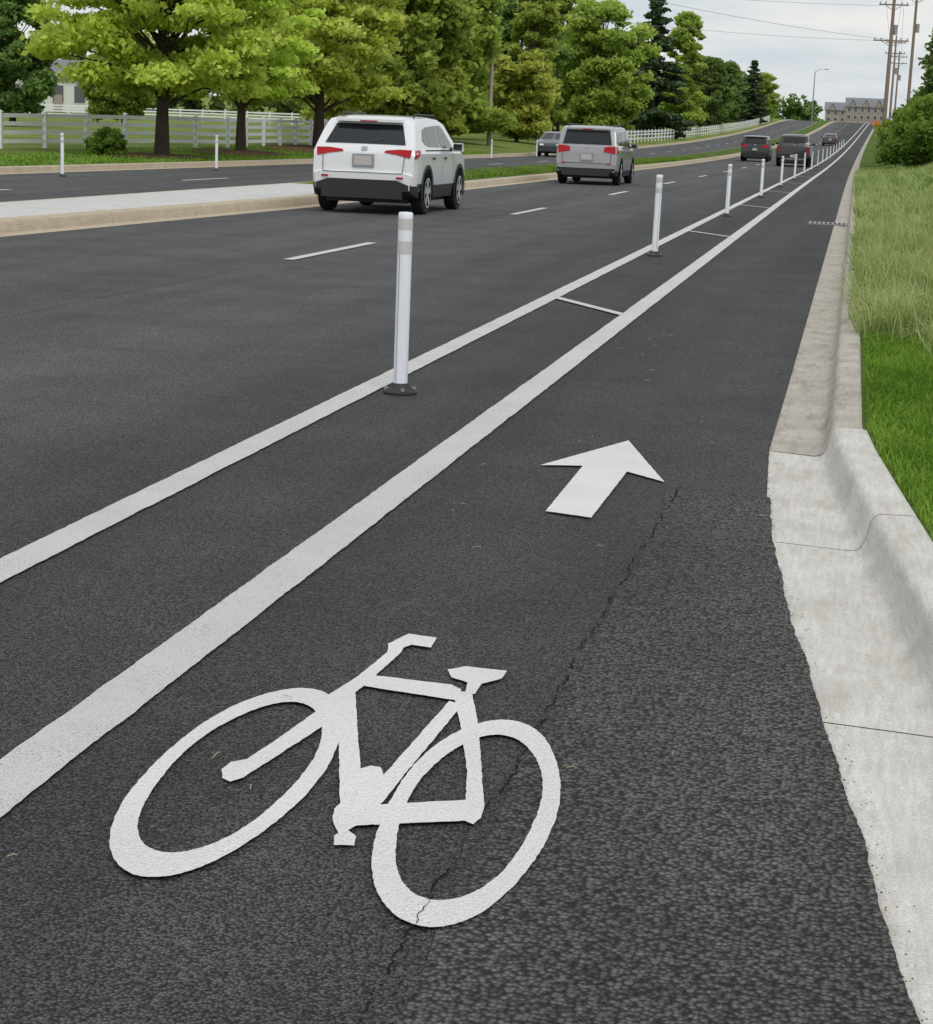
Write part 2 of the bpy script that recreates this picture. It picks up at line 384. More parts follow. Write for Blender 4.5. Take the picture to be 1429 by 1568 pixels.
# ---------------------------------------------------------------- delineator posts
def post_mesh():
    mb=MB()
    def lathe(prof,mi,n=20):
        vs=[(r*math.cos(2*math.pi*k/n),r*math.sin(2*math.pi*k/n),z) for r,z in prof for k in range(n)]
        mb.add(vs,[(i*n+k,i*n+(k+1)%n,(i+1)*n+(k+1)%n,(i+1)*n+k) for i in range(len(prof)-1) for k in range(n)],mi)
    lathe([(.098,.0),(.098,.012),(.085,.022),(.060,.036),(.050,.058),(.044,.060)],0)
    lathe([(.041,.05),(.041,.80),],1); 
    lathe([(.0425,.79),(.0425,.86)],2); lathe([(.041,.86),(.041,.925)],1); lathe([(.0425,.925),(.0425,.985)],2)
    lathe([(.041,.985),(.041,1.012),(.036,1.02),(0.001,1.022)],1)
    for k in range(4):
        t=k*math.pi/2+.4; mb.box((.08*math.cos(t),.08*math.sin(t),.028),(.02,.02,.016),3,rz=t)
    mb.box((-.0185,-.0375,.43),(.003,.003,.72),3)
    return mb
m,nt,b=newmat('post_plastic',(.84,.86,.92),.45); co=coords(nt)
n1=noise(nt,scalev(nt,co,(30,30,2)),1,4)
nt.links.new(mix(nt,mrange(nt,n1,.5,.75,0,.35),(.84,.86,.92),(.62,.62,.63)),b.inputs['Base Color']); M_POST=m
M_BAND,_,_=newmat('reflective_band',(.58,.58,.57),.35)
pm=post_mesh().build('delineator_post',[M_BLACK,M_POST,M_BAND,M_METAL],smooth=40)
pm.location=(-2.44,10.28,.003)
def inst(src,name,loc,rz=0,sc=1,sz=None):
    o=bpy.data.objects.new(name,src.data); SC.collection.objects.link(o); o.location=loc; o.rotation_euler=(0,0,rz); o.scale=(sc,sc,sz or sc); return o
for k in range(1,17):
    y=10.28+13.72*k; o=inst(pm,'delineator_post',(-2.42+shift(y),y,zr(y)+.003),rz=k); o.rotation_euler=(random.uniform(-.01,.01),random.uniform(-.012,.012),k)
for y in(28.3,42.6,53.8,68,82.5,97,111,125,140,155):
    inst(pm,'delineator_post',(-18.6+shift(y),y,zr(y)+.003),rz=y)
# ---------------------------------------------------------------- leaves
def leaf_object(name,base_mb,P,tint,size,mats,aspect=.62,up=.5,loc=(0,0,0),seed=0):
    r=np.random.default_rng(seed); n=len(P)
    nrm=r.normal(size=(n,3)); nrm[:,2]=np.abs(nrm[:,2])+up; nrm/=np.linalg.norm(nrm,axis=1)[:,None]
    a=np.cross(nrm,r.normal(size=(n,3))); a/=np.linalg.norm(a,axis=1)[:,None]; b=np.cross(nrm,a)
    s=(size*r.uniform(.6,1.35,n))[:,None]
    V=np.stack([P-a*s,P+b*s*aspect+a*s*.1,P+a*s,P-b*s*aspect+a*s*.1],1).reshape(-1,3)
    o=len(base_mb.v)
    F=(np.arange(n*4).reshape(-1,4)+o).tolist()
    me=bpy.data.meshes.new(name); me.from_pydata(base_mb.v+V.tolist(),[],base_mb.f+F)
    for m in mats: me.materials.append(m)
    me.polygons.foreach_set('material_index',[0]*len(base_mb.f)+[1]*n)
    at=me.attributes.new('tint','FLOAT','FACE'); at.data.foreach_set('value',np.concatenate([np.zeros(len(base_mb.f)),np.clip(tint,0,1)]).astype(np.float32))
    me.update(); ob=bpy.data.objects.new(name,me); SC.collection.objects.link(ob); ob.location=loc; return ob
def tree(name,h,cw,cb,seed,nl,ls,leaf,flat=.55,nc=70,kind='round',loc=(0,0,0),trunk=.022,cs=(.07,.155),up=.5):
    r=np.random.default_rng(seed); mb=MB()
    tp=[(0,0,-.3)]
    for i in range(1,7): tp.append((r.normal()*.012*h*i/6,r.normal()*.012*h*i/6,h*.8*i/6))
    mb.tube(tp,[h*trunk*1.25]+[h*trunk*(1-.14*i) for i in range(1,7)],8)
    C=[];R=[]
    for i in range(nc):
        if kind=='pine':
            zf=(i+r.uniform(0,.8))/nc; rad=cw/2*((1-zf)**.75)*r.uniform(.55,1.08); ang=r.uniform(0,6.28)
            z=cb+(h-cb)*zf
            for t in(.35,.7,1.0):
                C.append((rad*t*math.cos(ang),rad*t*math.sin(ang),z-.04*h*t*(1-zf))); R.append(cw*.095*(1.1-.4*zf)*r.uniform(.7,1.2))
            if i%3==0: mb.tube([(0,0,z),(rad*.9*math.cos(ang),rad*.9*math.sin(ang),z-.03*h)],[h*.004,h*.0015],4)
        else:
            zf=r.uniform(0,1)
            if kind=='round': pr=max(math.sin(math.pi*(.14+.80*zf)),.05)**.55
            elif kind=='tall': pr=(1-zf)**.5*.9+.12
            else: pr=max(1-zf**2,0)**.5
            rad=cw/2*pr*math.sqrt(r.uniform(.03,1.0))*r.uniform(.82,1.12); ang=r.uniform(0,6.28)
            z=cb+(h-cb)*(zf*.93+.03)
            C.append((rad*math.cos(ang),rad*math.sin(ang),z)); R.append(cw*r.uniform(*cs))
            if i%3==0 and kind!='bush':
                zb=max(cb*.85,z*.72-.1*rad); k=min(zb/(h*.8),.95)
                m1=(rad*.5*math.cos(ang+.2),rad*.5*math.sin(ang+.2),(zb+z)/2+.03*h)
                mb.tube([(0,0,zb),m1,(rad*math.cos(ang),rad*math.sin(ang),z)],[h*.006*(1.2-k),h*.003,h*.0011],5)
    C=np.array(C);R=np.array(R); w=R**2/np.sum(R**2)
    idx=r.choice(len(C),nl,p=w); d=r.normal(size=(nl,3)); d/=np.linalg.norm(d,axis=1)[:,None]
    rr=r.uniform(0,1,nl)**.5*r.uniform(.7,1.4,nl)
    P=C[idx]+d*(R[idx]*rr)[:,None]*np.array([1,1,flat])
    cr=r.uniform(0,1,len(C))
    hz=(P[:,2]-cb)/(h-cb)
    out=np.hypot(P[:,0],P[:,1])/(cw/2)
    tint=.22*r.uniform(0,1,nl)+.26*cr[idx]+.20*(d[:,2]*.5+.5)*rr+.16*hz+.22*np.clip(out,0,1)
    P[:,2]=np.maximum(P[:,2],.02)
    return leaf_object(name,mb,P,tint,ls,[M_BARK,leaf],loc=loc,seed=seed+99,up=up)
def put(X,Y): return (X,Y,terr(X,Y))
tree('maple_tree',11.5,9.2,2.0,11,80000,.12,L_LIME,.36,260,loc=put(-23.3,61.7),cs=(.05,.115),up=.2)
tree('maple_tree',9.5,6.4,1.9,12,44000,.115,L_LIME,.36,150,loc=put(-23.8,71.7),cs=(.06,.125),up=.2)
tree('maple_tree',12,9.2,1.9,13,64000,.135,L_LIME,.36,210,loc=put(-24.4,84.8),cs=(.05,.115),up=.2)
D1=tree('broadleaf_tree',13,9,.6,21,32000,.24,L_MID,.6,150,loc=put(-27.5,111.8),cs=(.06,.14),up=.2)
D2=tree('broadleaf_tree',13.5,8.5,.6,22,30000,.25,L_MID,.6,140,kind='tall',loc=put(-27.6,127),cs=(.06,.14),up=.2)
D3=tree('broadleaf_tree',14,8.5,.8,23,26000,.28,L_DARK,.6,130,loc=put(-33.3,187),cs=(.06,.14),up=.2)
D4=tree('dogwood_tree',7,6,.3,24,18000,.2,L_YEL,.6,90,loc=put(-26.3,147.7),up=.2)
D5=tree('pine_tree',16.5,9.5,1.0,25,36000,.26,L_PINE,.3,85,kind='pine',loc=put(-24.4,229))
D6=tree('broadleaf_tree',17,7.5,1.5,26,26000,.28,L_MID,.55,120,kind='tall',loc=put(-32.5,207),cs=(.06,.14),up=.2)
inst(D1,'broadleaf_tree',put(-26.6,198),2.0,1.08)
inst(D3,'broadleaf_tree',put(-47.9,102.7),1.0,.62)
inst(D1,'broadleaf_tree',put(-32,122),4.0,1.0)
inst(D2,'broadleaf_tree',put(-31,140),4.0,1.05)
inst(D6,'broadleaf_tree',put(-29,170),3.0,.8)
inst(D4,'dogwood_tree',put(-26.4,119),2.0,.75)
inst(D4,'dogwood_tree',put(-28.5,103),1.0,.55)
inst(D4,'dogwood_tree',put(-28,160),3.0,.9)
inst(D6,'broadleaf_tree',put(-23.4,258),1.3,.95)
inst(D3,'broadleaf_tree',put(-29,243),5.3,.9)
inst(D3,'broadleaf_tree',put(-22.6,291),1.0,.8)
inst(D3,'broadleaf_tree',put(-23.5,332),2.2,.8)
inst(D5,'pine_tree',put(-20.5,372),3.0,.72)
inst(D1,'broadleaf_tree',put(-20,400),3.0,.75)
inst(D1,'broadleaf_tree',put(-40,150),.5,1.05)
inst(D3,'broadleaf_tree',put(-46,190),.8,1.0)
inst(D1,'broadleaf_tree',put(-60,150),.8,.72)
S1=tree('shrub',3.3,5.2,.1,31,24000,.11,L_SHRUB,.7,110,kind='bush',loc=put(4.3,84),trunk=.01,cs=(.05,.14))
S2=tree('shrub',3.0,4.8,.1,32,22000,.12,L_SHRUB,.7,100,kind='bush',loc=put(3.9,97),trunk=.01,cs=(.05,.14))
inst(S1,'shrub',put(4.0,110),1.5,1.05); inst(S2,'shrub',put(4.3,124),2.5,1.2); inst(S1,'shrub',put(5.2,140),3.3,1.35)
inst(S2,'shrub',put(6.2,160),3.3,1.5);inst(S1,'shrub',put(8.3,90),.7,1.3);inst(S2,'shrub',put(8.5,104),.7,1.4)
inst(D3,'broadleaf_tree',put(6.9,133),1,.72); inst(D3,'broadleaf_tree',put(11.5,165),2,.85); inst(D1,'broadleaf_tree',put(14,200),2.6,.8)
inst(S2,'shrub',put(-24.6,60),1,.3)
def woods(name,path,n,leaf,seed,hmin,hmax,ls=.75):
    r=np.random.default_rng(seed); C=[];R=[]
    P=[Vector(p) for p in path]; segs=[(a,b,(b-a).length) for a,b in zip(P[:-1],P[1:])]
    for a,b,l in segs:
        k=int(l/3.2)+1
        for i in range(k):
            q=a.lerp(b,(i+r.uniform(0,1))/k); h=r.uniform(hmin,hmax); q=(q.x+r.normal()*3,q.y+r.normal()*3); z0=terr(*q); cr=r.uniform(1.8,3.2)
            zz=.6
            while zz<h:
                f=1-.55*(zz/h)**2
                for _ in range(2): C.append((q[0]+r.normal()*cr*.6*f,q[1]+r.normal()*cr*.6*f,z0+zz)); R.append(cr*.62*f)
                zz+=1.5
    C=np.array(C);R=np.array(R);w=R**2/np.sum(R**2); idx=r.choice(len(C),n,p=w); d=r.normal(size=(n,3)); d/=np.linalg.norm(d,axis=1)[:,None]
    Q=C[idx]+d*(R[idx]*r.uniform(0,1,n)**.4)[:,None]
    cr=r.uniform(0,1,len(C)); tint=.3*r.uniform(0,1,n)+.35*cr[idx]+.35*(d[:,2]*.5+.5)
    return leaf_object(name,MB(),Q,tint,ls,[M_BARK,leaf],seed=seed)
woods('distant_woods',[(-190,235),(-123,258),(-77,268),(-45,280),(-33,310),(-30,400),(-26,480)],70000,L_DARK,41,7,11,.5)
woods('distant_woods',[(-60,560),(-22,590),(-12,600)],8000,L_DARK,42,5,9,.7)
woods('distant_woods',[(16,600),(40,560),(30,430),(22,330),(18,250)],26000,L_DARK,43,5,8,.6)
# ---------------------------------------------------------------- grass blades
def blades(name,P,h,wd,leaf,seed,lean=.35,bias=(0,0),tb=0,tuft=0):
    r=np.random.default_rng(seed); n=len(P)
    if tuft:
        T=P[r.integers(0,n,n//tuft)]; P2=T[r.integers(0,len(T),n)]+np.concatenate([r.normal(0,.045,(n,2)),np.zeros((n,1))],1)
        k=r.uniform(0,1,n)<.6; P=np.where(k[:,None],P2,P); hs=np.where(k,1.2,.8)
    else: hs=1
    H=h*r.uniform(.4,1.35,n)*hs; a=r.uniform(0,6.283,n)
    t=np.stack([np.cos(a),np.sin(a),0*a],1); la=r.uniform(0,6.283,n); L=np.stack([np.cos(la),np.sin(la),0*la],1)*(H*lean*r.uniform(.2,1.6,n))[:,None]
    L[:,0]+=bias[0]*H; L[:,1]+=bias[1]*H
    w=(wd*r.uniform(.6,1.3,n))[:,None]; up=np.zeros((n,3)); up[:,2]=1
    Mid=P+L*.3+up*(H*.6)[:,None]; Tip=P+L+up*(H*np.clip(1-.35*(np.linalg.norm(L,axis=1)/H)**2,.3,1))[:,None]
    V=np.stack([P-t*w*.5,P+t*w*.5,Mid-t*w*.4,Mid+t*w*.4,Tip-t*w*.06,Tip+t*w*.06],1).reshape(-1,3)
    b=np.arange(n)[:,None]*6
    F=np.concatenate([b+np.array([[0,1,3,2]]),b+np.array([[2,3,5,4]])],1).reshape(-1,4)
    me=bpy.data.meshes.new(name); me.from_pydata(V.tolist(),[],F.tolist()); me.materials.append(leaf)
    pat=.12*np.sin(P[:,1]*.9+P[:,0]*2.9)+.12*np.sin(P[:,1]*2.3-P[:,0]*5)+.08*np.sin(P[:,1]*6.1+P[:,0]*9)
    ti=np.repeat(np.clip(r.normal(.42+tb,.22,n)+pat,0,1),2)+np.tile([-.1,.12],n)
    at=me.attributes.new('tint','FLOAT','FACE'); at.data.foreach_set('value',np.clip(ti,0,1).astype(np.float32))
    me.update(); o=bpy.data.objects.new(name,me); SC.collection.objects.link(o); return o
def scatter(n,Y0,Y1,o0,o1,seed,clump=0,fn=None):
    r=np.random.default_rng(seed); Y=r.uniform(Y0,Y1,n); O=o0+(o1-o0)*r.uniform(0,1,n)
    if clump:
        k=np.sin(Y*2.1+O*3)+np.sin(Y*.9-O*4.3+1)+np.sin(Y*5.3+2*O); keep=k+r.uniform(-2,2,n)>-clump; Y=Y[keep];O=O[keep]
    X=np.array([xc(y) for y in Y])+O if fn is None else np.array([fn(y) for y in Y])+O
    return X,Y
def tz(X,Y): return np.array([max(terr(x,y),zr(y)+.11) for x,y in zip(X,Y)])-.01
X,Y=scatter(80000,2.5,14.2,.21,1.7,51)
blades('lawn_grass',np.stack([X,Y,tz(X,Y)],1),.055,.0055,L_LAWN,52,.6)
X,Y=scatter(100000,12.6,30,.16,2.6,53,.9)
k=Y>13.2+.5*np.sin(X*7)+.3*np.sin(X*17); X,Y=X[k],Y[k]
blades('tall_grass',np.stack([X,Y,tz(X,Y)],1),.25,.0065,L_TALL,54,.8,(-.2,-.05),tuft=60)
X,Y=scatter(4200,13.3,45,.2,3.4,63)
blades('grass_stems',np.stack([X,Y,tz(X,Y)],1),.42,.006,L_TALL,64,.35,(-.08,0),.5)
X,Y=scatter(70000,30,92,.15,4.4,55,1.2)
blades('tall_grass',np.stack([X,Y,tz(X,Y)],1),.27,.018,L_TALL,56,.7,(-.22,0),tuft=50)
X,Y=scatter(26000,40.5,120,-2.3,-.55,57,1.0,fn=xm); Z=np.array([zr(y)+.2 for y in Y])
blades('median_grass',np.stack([X,Y,Z],1),.11,.022,L_LAWN,58,.5)
X,Y=scatter(26000,38,110,-6,-.25,59,1.0,fn=lambda y:-20.2+shift(y)); Z=np.array([terr(x,y) for x,y in zip(X,Y)])
blades('verge_grass',np.stack([X,Y,Z],1),.09,.03,L_LAWN,60,.5)
mb=MB()
for cx,cy,rx,ry in((-23.6,62,1.8,3.2),(-23.9,72,1.7,4.0),(-24.4,85,2.0,6),(-26,104,2.6,9)):
    vs=[];n=28
    for k in range(n):
        t=2*math.pi*k/n; x=cx+rx*math.cos(t)*(1+.1*math.sin(5*t)); y=cy+ry*math.sin(t); vs.append((x,y,terr(x,y)+.03))
    vs.append((cx,cy,terr(cx,cy)+.14)); mb.add(vs,[(k,(k+1)%n,n) for k in range(n)])
mb.build('mulch_bed',[M_MULCH],smooth=60)
# ---------------------------------------------------------------- fences
def fence(name,path,rails=(.25,.55,.85,1.13),sp=2.4,h=1.25,pw=.13):
    mb=MB(); pts=[]
    for a,b in zip(path[:-1],path[1:]):
        a=Vector(a);b=Vector(b);n=max(1,round((b-a).length/sp))
        for i in range(n): pts.append(a.lerp(b,i/n))
    pts.append(Vector(path[-1]))
    for q in pts: mb.box((q.x,q.y,terr(q.x,q.y)+h/2),(pw,pw,h),0); mb.box((q.x,q.y,terr(q.x,q.y)+h+.026),(pw*1.25,pw*1.25,.05),0,tap=.3)
    for a,b in zip(pts[:-1],pts[1:]):
        za,zb=terr(a.x,a.y),terr(b.x,b.y); d=(b-a).normalized(); nn=Vector((-d.y,d.x))*.02
        for r in rails:
            vs=[(p.x+s*nn.x,p.y+s*nn.y,zz+r+k) for p,zz in((a,za),(b,zb)) for s in(-1,1) for k in(-.07,.07)]
            mb.add(vs,[(0,1,3,2),(4,6,7,5),(0,4,5,1),(2,3,7,6),(1,5,7,3),(0,2,6,4)],0)
    return mb.build(name,[M_WHITE])
fence('white_rail_fence',[(-44,20),(-36,38),(-28.9,61),(-25.8,76),(-25.6,100)])
fence('white_rail_fence',[(-130,178),(-88,186),(-56,193),(-38,196)])
fence('white_rail_fence',[(-22.5,150),(-22.3,200),(-21.2,260),(-19.6,330),(-18,400)],rails=(.4,.8,1.1),sp=3)
# ---------------------------------------------------------------- poles and lines
def utility_pole(X,Y,h,arms,r=.17,rot=.1,wood=None):
    mb=MB(); mb.tube([(0,0,-.3),(0,0,h*.5),(0,0,h)],[r,r*.85,r*.62],10,0)
    for za,w in arms:
        c,s=math.cos(rot),math.sin(rot)
        mb.box((0,.16,za),(w,.12,.14),0,rz=rot)
        for k in(-.46,-.28,.28,.46): mb.tube([(k*w*c,.16+k*w*s,za+.07),(k*w*c,.16+k*w*s,za+.28)],[.05,.07],8,1)
        mb.tube([(-.3*w*c,.1,za),(0,.1,za-.6)],[.03,.03],4,1); mb.tube([(.3*w*c,.1,za),(0,.1,za-.6)],[.03,.03],4,1)
    if len(arms)>1: mb.tube([(.38,0,h*.62),(.38,0,h*.62+1.0)],[.22,.22],10,1)
    o=mb.build('utility_pole',[wood or M_WOOD,M_METAL],smooth=40); o.location=put(X,Y); return o
utility_pole(2.6,204,19,((17.6,3.2),(14.8,3.0),(11.2,3.6)),.24)
utility_pole(5.6,235,21,((19.5,3.2),(17,3.2)),.22)
utility_pole(4.6,300,15,((14,3),(12.4,3)),.2)
utility_pole(6.5,370,14,((13,3),(11.8,3)),.2)
utility_pole(-24.9,129,7.8,(),.16,wood=M_GWOOD)
def wire(pts,r=.02,n=24,sag=1.2):
    mb=MB()
    for a,b in pts:
        a=Vector(a);b=Vector(b); P=[]
        for i in range(n+1):
            t=i/n; q=a.lerp(b,t); q.z-=sag*4*t*(1-t); P.append(q)
        mb.tube(P,[r]*(n+1),4)
    mb.build('power_line',[M_WIRE])
wire([((1.2,204,18.5),(-38,60,17)),((3.9,204,18.5),(-36,60,17)),((2.6,204,12.3),(-38,60,12.5)),((5,235,21),(-60,150,19)),((1.3,204,15.7),(-60,140,16)),((2.0,204,12.2),(-50,150,14)),
 ((1.5,204,18.5),(4,300,17)),((3.6,204,15.6),(5.6,300,15)),((4.6,300,16.8),(6.5,370,18)),((4,235,20.6),(4.4,300,17)),((6.8,235,20.6),(22,60,19)),((3.9,204,15.7),(16,60,15.5))],.014)
mb=MB(); mb.tube([(0,0,-.2),(0,0,10)],[.13,.08],8); mb.tube([(0,0,10),(.6,0,10.5),(1.8,0,10.6)],[.06,.05,.04],6); mb.box((2.0,0,10.55),(.7,.25,.14),0)
o=mb.build('street_lamp',[M_METAL]); o.location=(-9.5+shift(345)-1.2,345,zr(345)+.2)
M_OR,_,_=newmat('orange_sign',(.75,.19,.03),.5)
mb=MB(); mb.box((0,.04,1.1),(.07,.05,2.4),0); s=.6
mb.add([(0,0,1.95),(s,0,2.55),(0,0,3.15),(-s,0,2.55),(0,.02,1.95),(s,.02,2.55),(0,.02,3.15),(-s,.02,2.55)],[(0,1,2,3),(7,6,5,4),(0,4,5,1),(1,5,6,2),(2,6,7,3),(3,7,4,0)],1)
o=mb.build('warning_sign',[M_METAL,M_OR]); o.location=put(2.3,255)
# ---------------------------------------------------------------- buildings
M_WALL,_,_=newmat('white_siding',(.66,.66,.64),.7); M_ROOF,_,_=newmat('grey_shingle',(.20,.205,.22),.9); M_BRICK,_,_=newmat('brown_brick',(.34,.28,.25),.9); M_PANE,_,_=newmat('window_pane',(.09,.10,.11),.1)
def building(name,loc,rz,w,d,h,rh,wall,storeys,bays,gables=0):
    e=empty(name,loc,rz)
    mb=MB(); mb.box((0,0,h/2),(w,d,h),0)
    mb.add([(-w/2,-d/2,h),(-w/2,d/2,h),(-w/2,0,h+rh*.97)],[(0,1,2)]); mb.add([(w/2,-d/2,h),(w/2,d/2,h),(w/2,0,h+rh*.97)],[(2,1,0)])
    mb.build('walls',[wall],parent=e)
    mb=MB(); o=.4
    vs=[(-w/2-o,-d/2-o,h-.1),(w/2+o,-d/2-o,h-.1),(w/2+o,0,h+rh),(-w/2-o,0,h+rh),(w/2+o,d/2+o,h-.1),(-w/2-o,d/2+o,h-.1)]
    mb.add(vs,[(0,1,2,3),(3,2,4,5)],0)
    for i in range(gables):
        gx=-w/2+(i+.5)*w/gables; gw=w/gables*.3
        mb.add([(gx-gw,-d/2-.5,h-.1),(gx,-d/2-.5,h+rh*.8),(gx,0,h+rh*.8),(gx-gw,0,h-.1)],[(0,1,2,3)]); mb.add([(gx+gw,-d/2-.5,h-.1),(gx,-d/2-.5,h+rh*.8),(gx,0,h+rh*.8),(gx+gw,0,h-.1)],[(3,2,1,0)])
        mb.add([(gx-gw*.95,-d/2-.3,h-.1),(gx+gw*.95,-d/2-.3,h-.1),(gx,-d/2-.3,h+rh*.76)],[(0,1,2)],1)
    mb.build('roof',[M_ROOF,wall],parent=e)
    mb=MB(); fr=MB()
    for s in range(storeys):
        for b in range(bays):
            x=-w/2+(b+.5)*w/bays; z=(s+.55)*h/storeys
            fr.box((x,-d/2-.02,z),(w/bays*.5+.2,.08,h/storeys*.5+.2),0); mb.box((x,-d/2-.06,z),(w/bays*.5,.06,h/storeys*.5),0)
    mb.build('windows',[M_PANE],parent=e); fr.build('window_frames',[M_WALL],parent=e)
    mb=MB(); mb.box((w/bays,-d/2-.1,1.05),(1.0,.1,2.1),0); mb.build('door',[M_BRICK],parent=e)
building('farm_house',put(-100,222),.35,13,8,4.0,2.4,M_WALL,1,5,1)
building('brick_apartment_building',(1.8,612,6.6),0,12,9,6.6,2.8,M_BRICK,3,6,3)
building('brick_apartment_building',(-6.5,640,6.4),0,9,9,6,2.6,M_BRICK,3,4,2)
# ---------------------------------------------------------------- vehicles
def wheel(mb,x,y,r,w,sgn):
    n=28
    prof=[(r*.62,.0),(r*.66,.02),(r*.93,.022),(r,.05),(r,w-.04),(r*.93,w),(r*.6,w)]
    vs=[(x-sgn*(d-.0)+0,y+q*math.cos(2*math.pi*k/n),r+q*math.sin(2*math.pi*k/n)) for q,d in prof for k in range(n)]
    mb.add(vs,[(i*n+k,i*n+(k+1)%n,(i+1)*n+(k+1)%n,(i+1)*n+k) for i in range(len(prof)-1) for k in range(n)],0)
    def disc(q,d,mi):
        mb.add([(x-sgn*d,y+q*math.cos(2*math.pi*k/n),r+q*math.sin(2*math.pi*k/n)) for k in range(n)],[list(range(n))],mi)
    disc(r*.66,.05,2)
    vs=[(x-sgn*.004,y+q*math.cos(2*math.pi*k/n),r+q*math.sin(2*math.pi*k/n)) for q in(r*.70,r*.60) for k in range(n)]
    mb.add(vs,[(k,(k+1)%n,n+(k+1)%n,n+k) for k in range(n)],1)
    for s in range(5):
        a=2*math.pi*s/5+.3
        for da in(-.17,.17):
            u=(math.cos(a+da),math.sin(a+da)); v=(-u[1],u[0]); q0,q1=r*.05,r*.64; t=r*.085
            off=.008+(.002 if da>0 else 0)
            vs=[(x-sgn*off,y+u[0]*q+v[0]*k*t,r+u[1]*q+v[1]*k*t) for q,k in((q0,-1),(q1,-1),(q1,1),(q0,1))]
            mb.add(vs,[(0,1,2,3)],1)
    disc(r*.15,.003,1)
def vehicle(name,loc,sp,paint,sc=1.04,rz=0):
    e=empty(name,loc,rz,sc); W=sp['W']; H=max(z for y,z in sp['top']); L=sp['L']; belt=sp['belt']; clad=sp.get('clad',.5)
    ty,tz=zip(*sp['top']); by,bz=zip(*sp['bot']); wy,wf=zip(*sp['wid'])
    T=lambda z: np.interp(z,[.2,.42,.7,belt-.16,belt-.06,belt,H],[.93,.985,1,.985,.99,.955,sp['rt']])
    hw=lambda y,z: float(W*np.interp(y,wy,wf)*T(z))
    ys=sorted(set(list(np.round(np.linspace(0,L,70),3))+list(ty)+list(wy)+list(by)))
    lv=[.02,.12,clad-.001,clad+.001,.62,.75,belt-.16,belt-.06,belt,belt+.12,belt+.25,belt+.4,9]
    mb=MB(); rings=[]
    for y in ys:
        zb=float(np.interp(y,by,bz)); zt=float(np.interp(y,ty,tz)); half=[(0,zb),(.85*hw(y,zb),zb)]
        for i,l in enumerate(lv):
            z=zb+l if i<2 else l
            z=min(z,zt-.05+ .0005*i); z=max(z,zb+.01+.0005*i) if zt-.05>zb+.02 else z; half.append((hw(y,z),z))
        h2=half[-1][0]; half+= [(h2*.975,zt-.02),(h2*.92,zt-.004),(h2*.6,zt+.008),(0,zt+.014)]
        rings.append([(x,y,z) for x,z in half]+[(-x,y,z) for x,z in half[-2:0:-1]])
    n=len(rings[0])
    for r in rings: mb.v+=r
    for i in range(len(rings)-1):
        for k in range(n):
            a,b=i*n+k,i*n+(k+1)%n; c,d=b+n,a+n
            zc=(mb.v[a][2]+mb.v[b][2]+mb.v[c][2]+mb.v[d][2])/4
            mb.f.append([a,b,c,d]); mb.m.append(1 if zc<clad else 0)
    mb.f.append(list(range(n))[::-1]); mb.m.append(0); mb.f.append([(len(rings)-1)*n+k for k in range(n)]); mb.m.append(0)
    body=mb.build('body',[paint,M_CLAD],parent=e)
    bm=bmesh.new(); bm.from_mesh(body.data); bmesh.ops.remove_doubles(bm,verts=bm.verts,dist=.0012); bmesh.ops.dissolve_degenerate(bm,edges=bm.edges,dist=.0005); bmesh.ops.recalc_face_normals(bm,faces=bm.faces); bm.to_mesh(body.data); bm.free()
    body.data.polygons.foreach_set('use_smooth',[True]*len(body.data.polygons)); body.data.set_sharp_from_angle(angle=math.radians(28))
    k=int(np.argmax(tz)); ry,rz_=ty[:k+1],tz[:k+1]; fy,fz=ty[k:][::-1],tz[k:][::-1]
    yr=lambda z: float(np.interp(z,rz_,ry)) if z>rz_[0] else 0.
    yf=lambda z: float(np.interp(z,fz,fy)) if z>fz[0] else L
    G=MB()
    def side(poly,mi,off=.006):
        for s in(-1,1):
            P=[]
            m=len(poly)
            for i in range(m):
                a=poly[i];b=poly[(i+1)%m]
                for t in(0,.5): P.append((a[0]+(b[0]-a[0])*t,a[1]+(b[1]-a[1])*t))
            G.add([(s*(hw(y,z)+off),y,z) for y,z in P],[list(range(len(P)))[::s]],mi)
    def rear(poly,mi,off=.012):
        G.add([(x,yr(z)-off,z+off*.3) for x,z in poly],[list(range(len(poly)))],mi)
    def front(poly,mi,off=.012):
        G.add([(x,yf(z)+off,z+off*.3) for x,z in poly],[list(range(len(poly)))[::-1]],mi)
    for p in sp['sidewin']: side(p,0)
    for p in sp['rearwin']: rear(p,0,.020)
    for p in sp['frontwin']: front(p,0,.016)
    for p,mi in sp['rearpan']:
        rear(p,mi,.02); 
        if mi!=2: rear([(-x,z) for x,z in p][::-1],mi,.02)
    for p,mi in sp.get('frontpan',[]): front(p,mi,.02); front([(-x,z) for x,z in p][::-1],mi,.02)
    for p,mi in sp['sidepan']: side(p,mi,.012)
    for y in sp['seams']: side([(y-.006,.42),(y+.006,.42),(y+.006,belt),(y-.006,belt)],2,.004)
    side([(sp['seams'][0]-.3,belt-.012),(sp['seams'][-1],belt-.012),(sp['seams'][-1],belt+.008),(sp['seams'][0]-.3,belt+.008)],2,.009)
    for y in sp['handles']: side([(y,belt-.16),(y+.2,belt-.16),(y+.2,belt-.12),(y,belt-.12)],2,.02)
    zb_=sp['gate']; 
    rear([(-.70,zb_-.006),(.70,zb_-.006),(.70,zb_+.006),(-.70,zb_+.006)],2,.008)
    for s in(-1,1): rear([(s*.70-.006,zb_),(s*.70+.006,zb_),(s*.72+.006,belt-.12),(s*.72-.006,belt-.12)],2,.009)
    rear([(-.05,belt-.03),(.05,belt-.03),(.05,belt+.03),(-.05,belt+.03)],7,.024)
    for s in(-1,1): rear([(s*.66-.06,.60),(s*.66+.06,.60),(s*.66+.06,.635),(s*.66-.06,.635)],1,.026)
